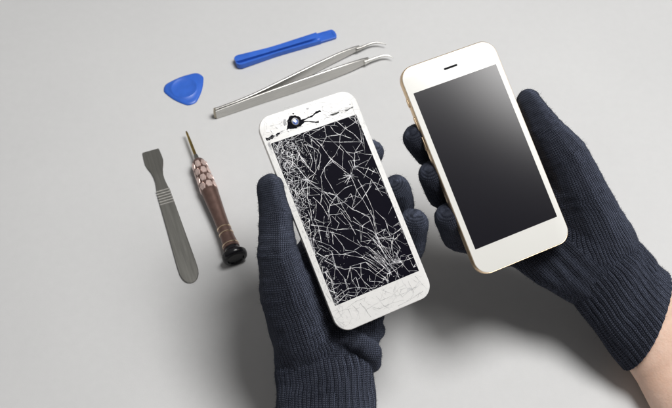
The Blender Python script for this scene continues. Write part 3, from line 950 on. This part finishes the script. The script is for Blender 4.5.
for s in (.80, .842, .925): 
    r = {.80: 6.02, .842: 6.2, .925: 7.15}[s]
    lathe('gold_ring', [(s-.005, r), (s-.003, r+.45), (s+.003, r+.5), (s+.005, r)], M_ring)
cap = lathe('swivel_cap', [(.935, 5.5), (.94, 7.0), (.955, 6.6), (.972, 7.4), (.985, 10.2), (.992, 11.2), (1.006, 11.3), (1.02, 10.7), (1.027, 9.4), (1.028, 7.6), (1.018, 6.8), (1.014, 4.0), (1.016, .8)], M_cap)

# ---- tweezers (standing on their edges, opening to the right)
A = T(216, 119)
tw = thing('tweezers', 'long stainless steel tweezers with fine bent tips, lying open', 'tweezers', frame(A, Vector((1, 0, 0))))
def ribbon(name, path, th, m, parent, flip=1):
    """path: (point on table, height bottom, height top)"""
    pts = []
    for i in range(len(path)-1):
        for j in range(8):
            t = j/8; a, b = path[i], path[i+1]
            pts.append((a[0].lerp(b[0], t), a[1]+(b[1]-a[1])*t, a[2]+(b[2]-a[2])*t))
    pts.append(path[-1])
    # smooth the polyline
    for _ in range(10):
        q = list(pts)
        for i in range(1, len(pts)-1):
            q[i] = (pts[i][0]*.5+(pts[i-1][0]+pts[i+1][0])*.25, pts[i][1]*.5+(pts[i-1][1]+pts[i+1][1])*.25, pts[i][2]*.5+(pts[i-1][2]+pts[i+1][2])*.25)
        pts = q
    rings = []
    for i, (p, h0, h1) in enumerate(pts):
        d = (pts[min(i+1, len(pts)-1)][0]-pts[max(i-1, 0)][0]); d.z = 0; d.normalize()
        nn = Vector((-d.y, d.x, 0))*th/2; bv = .32
        p = p-A
        z = Vector((0, 0, 1))
        rings.append([p-nn*(1-bv)+z*h0, p+nn*(1-bv)+z*h0, p+nn+z*(h0+.15), p+nn+z*(h1-.15), p+nn*(1-bv)+z*h1, p-nn*(1-bv)+z*h1, p-nn+z*(h1-.15), p-nn+z*(h0+.15)])
    v, f = loft(rings)
    o = link(name, mesh_from(name, v, f), m, parent); sharp(o, 35); return o, pts
def tip_tube(name, pts, m, parent):
    rings = []
    for i, (p, r) in enumerate(pts):
        d = (pts[min(i+1, len(pts)-1)][0]-pts[max(i-1, 0)][0]).normalized(); u = d.cross(Vector((0, 0, 1))).normalized(); w = u.cross(d)
        rings.append([p-A+u*r*math.cos(2*PI*j/12)+w*r*1.1*math.sin(2*PI*j/12) for j in range(12)])
    v, f = loft(rings)
    return link(name, mesh_from(name, v, f), m, parent)
def smooth_path(ps, n=6):
    out = []
    for i in range(len(ps)-1):
        for j in range(n):
            t = j/n; out.append((ps[i][0].lerp(ps[i+1][0], t), ps[i][1]+(ps[i+1][1]-ps[i][1])*t))
    out.append(ps[-1])
    for _ in range(6):
        q = list(out)
        for i in range(1, len(out)-1): q[i] = (out[i][0]*.5+(out[i-1][0]+out[i+1][0])*.25, out[i][1]*.5+(out[i-1][1]+out[i+1][1])*.25)
        out = q
    return out
H0 = .3
low = [(T(216.5, 118.5), H0, 10), (T(238, 111.4), H0, 11.2), (T(258.6, 104.3), H0, 12.2), (T(292, 93.5), H0, 13.6), (T(325, 82.0), H0+.2, 13.8), (T(350, 72.4), H0+1, 12.2), (T(363, 66.5), H0+2, 10), (T(368, 64.0), H0+3.2, 8.2)]
ribbon('arm', low, 1.5, M_steel, tw)
upp = [(T(216.5, 116.3), H0, 10), (T(238, 109.2), H0, 10.9), (T(257, 101.6), H0, 11.4), (T(280, 90.6), H0, 11.8), (T(310, 75.5), H0+.2, 11.6), (T(339, 61), H0+1, 10.6), (T(353, 54.4), H0+2, 9.0), (T(359, 51.8), H0+3, 7.6)]
ribbon('arm', upp, 1.5, M_steel, tw)
tip_tube('tip', smooth_path([(T(364, 62.5, 4.8), 2.2), (T(370, 60.0, 4.8), 1.3), (T(381, 56.0, 4.8), 1.1), (T(388, 55.3, 4.5), .8), (T(393, 57.7, 4.2), .25)]), M_ridge, tw)
tip_tube('tip', smooth_path([(T(356, 49.5, 4.8), 2.0), (T(362, 47.3, 4.8), 1.2), (T(371, 43.2, 4.8), 1.0), (T(379, 42.3, 4.8), .75), (T(386, 44.6, 4.2), .25)]), M_steel, tw)
rv = [(T(215.6, 118.5, 0)-A)+Vector((0, 0, 4.5)), (T(215.6, 114.0, 0)-A)+Vector((0, 0, 4.5))]
# rear weld block joining the arms
pA, pB = T(214.6, 117.6)-A, T(219.5, 114.9)-A
v, f = loft([[Vector((pA.x, pA.y-1.1, z)), Vector((pB.x, pA.y-.7, z)), Vector((pB.x, pB.y+1.2, z)), Vector((pA.x, pB.y+.2, z))] for z in (H0+.4, 8.9)])
o = link('rear_joint', mesh_from('rear_joint', v, f, False), simple('brass_weld', (.42, .38, .30), .45, metal=.9), tw)
sharp(o, 20)

# ---- blue pry bar
A, B = T(236, 65.5), T(335.5, 34.5)
pb = thing('pry_bar', 'long blue plastic pry bar with a groove and a flat blade, above the tweezers', 'pry tool', frame(A, B-A))
LB = (B-A).length; k2 = 1/1.22
def pry_ring(s, hw, h, g, zb=0.0):
    """cross-section with a groove near the viewer's side; hw half width (mm), h height, g groove depth"""
    x = s*LB
    y = [(-hw, zb+.3), (-hw, zb+h*.75), (-hw*.93, zb+h*.93), (-hw*.70, zb+h*.96), (-hw*.60, zb+h*.93), (-hw*.52, zb+h-g), (-hw*.26, zb+h-g), (-hw*.18, zb+h*.99), (hw*.2, zb+h*1.02), (hw*.85, zb+h), (hw*.97, zb+h*.9), (hw, zb+h*.7), (hw, zb+.3), (hw*.9, zb+.05), (-hw*.9, zb+.05)]
    return [(x, a, b) for a, b in y]
rings = []
for i in range(61):
    s = i/60*.825
    hw = (7.6-2.0*min(1, s/.35)+1.2*max(0, (s-.45)/.38))*k2
    if s < .05: hw *= math.sqrt(max(.05, 1-((.05-s)/.05)**2))*.55+.45
    h = 5.6-1.0*s/.825
    g = 3.4*min(1, s/.04+.15)*min(1, max(.02, (.80-s)/.06))
    rings.append(pry_ring(s, hw, h, g, .7*max(0, 1-s/.3)))
v, f = loft(rings)
o = link('handle', mesh_from('handle', v, f), M_blue, pb); sharp(o, 38)
rings = []
for i in range(25):
    s = .80+.2*i/24
    hw = 6.3*k2
    e = max(0, (s-.975)/.025); hw *= math.sqrt(max(.08, 1-e*e*.85))
    h = 3.1-.9*(s-.80)/.2
    rim = .45 if .835 < s < .975 else 0
    x = s*LB
    rings.append([(x, a, b) for a, b in [(-hw, .3), (-hw, h-.2), (-hw*.9, h), (-hw*.68, h), (-hw*.60, h-rim), (hw*.60, h-rim), (hw*.68, h), (hw*.9, h), (hw, h-.2), (hw, .3)]])
v, f = loft(rings)
o = link('blade', mesh_from('blade', v, f), M_blue, pb); sharp(o, 30)

# ---- blue triangular pick
c3 = [T(161.3, 88.5), T(202.5, 73.0), T(193.2, 106.5)]
cen = T(184.3, 88.6)
pk = thing('opening_pick', 'small blue rounded triangular plastic pick beside the pry bar', 'pick', frame(cen, Vector((1, 0, 0))))
n = 96
# outline: rounded triangle from three circles' hull with bulged sides
def tri_outline(c3, cr, bulge):
    pts = []
    for i in range(3):
        p = c3[i]-cen; q = c3[(i+1) % 3]-cen
        p = Vector((p.x, p.y)); q = Vector((q.x, q.y)); pi = p*(1-cr/p.length); qi = q*(1-cr/q.length)
        d = (qi-pi); nn = Vector((d.y, -d.x)).normalized()
        if nn.dot(pi+qi) < 0: nn = -nn
        for j in range(33):
            t = j/32; pts.append(pi.lerp(qi, t)+nn*(cr+bulge*math.sin(PI*t)**1.0))
    # smooth closed
    for _ in range(5):
        pts = [pts[i]*.5+(pts[i-1]+pts[(i+1) % len(pts)])*.25 for i in range(len(pts))]
    return pts
ol = tri_outline(c3, 3.4, 2.0)
def pring(k, z): return [(p.x*k, p.y*k, z) for p in ol]
def cring(r, z):
    return [(r*math.cos(math.atan2(p.y, p.x)), r*math.sin(math.atan2(p.y, p.x)), z) for p in ol]
rings = [pring(.97, .05), pring(1.0, .35), pring(.995, .6), pring(.90, 1.15), pring(.84, 1.35), cring(11.3, 1.40), cring(10.9, 1.75), cring(10.3, 1.80), cring(9.9, 1.5), cring(5, 1.42), cring(1, 1.42)]
v, f = loft(rings)
o = link('pick_plate', mesh_from('pick_plate', v, f), M_blue, pk); sharp(o, 60)

# ------------------------------------------------------------------ light
w = bpy.data.worlds.new('World'); scene.world = w; w.use_nodes = True
nt = w.node_tree; bg = nt.nodes['Background']
tc = N(nt, 'ShaderNodeTexCoord')
def dotp(v):
    d = N(nt, 'ShaderNodeVectorMath', operation='DOT_PRODUCT'); d.inputs[1].default_value = Vector(v).normalized()
    nt.links.new(tc.outputs['Generated'], d.inputs[0]); return d.outputs['Value']
def smooth(val, a, b, lo, hi):
    m = N(nt, 'ShaderNodeMapRange', interpolation_type='SMOOTHERSTEP')
    for i, x in enumerate((a, b, lo, hi)): m.inputs[i+1].default_value = x
    nt.links.new(val, m.inputs[0]); return m.outputs[0]
def refl(px, py, pl):
    p = pl.J(px, py); d = (p-CAM).normalized(); return d-pl.n*2*d.dot(pl.n)
r_top = refl(500, 66, GD); r_mid = refl(432, 136, GD)
print('REFL', r_top, r_mid, refl(415, 95, GD), refl(557, 216, GD), refl(355, 114, CR))
G = (r_top-r_mid).normalized()
C0 = (r_top+G*.16).normalized()
for q in ((495, 64), (413, 94), (480, 110), (440, 160), (485, 155), (557, 216)):
    print('dot', q, round(refl(*q, GD).normalized().dot(C0), 4))
print('crk', refl(355, 114, CR).dot(C0), refl(271, 143, CR).dot(C0), refl(400, 250, CR).dot(C0), 'C0', C0)
SB_LO, SB_HI = refl(480, 142, GD).dot(C0), r_top.dot(C0)+.012
soft = smooth(dotp(C0), SB_LO, SB_HI, 0.0, 1.0)
amb = smooth(dotp((-.5, .45, .74)), .1, 1.0, .05, .25)
tot = math_(nt, 'ADD', amb, math_(nt, 'MULTIPLY', soft, 7.2))
nt.links.new(tot, bg.inputs['Strength'])
bg.inputs['Color'].default_value = (1.0, .985, .97, 1)

def area(name, loc, target, size, power, col=(1, 1, 1)):
    l = bpy.data.lights.new(name, 'AREA'); l.shape = 'DISK'; l.size = size*S; l.energy = power; l.color = col
    o = bpy.data.objects.new(name, l); COL.objects.link(o)
    loc = Vector(loc)*S; o.location = loc
    o.rotation_euler = (Vector(target)*S-loc).to_track_quat('-Z', 'Y').to_euler()
    return o
area('key_softbox', (330, 90, 1120), (20, 10, 0), 460, 1270, (1, .992, .98))

# ------------------------------------------------------------------ camera object
cd = bpy.data.cameras.new('Camera'); cam = bpy.data.objects.new('Camera', cd); COL.objects.link(cam)
cam.location = CAM*S; cam.rotation_euler = (TAU, 0, 0)
cd.sensor_width = 36; cd.lens = 36*F/672
cd.clip_start = .1; cd.clip_end = 400
cd.dof.use_dof = True; cd.dof.focus_distance = 5.85; cd.dof.aperture_fstop = 17*.1   # scene is ten times life size
scene.camera = cam
scene.render.resolution_x = 1024; scene.render.resolution_y = 622
scene.view_settings.view_transform = 'Standard'; scene.view_settings.look = 'None'
scene.view_settings.exposure = 0; scene.view_settings.gamma = 1
scene.render.engine = 'CYCLES'
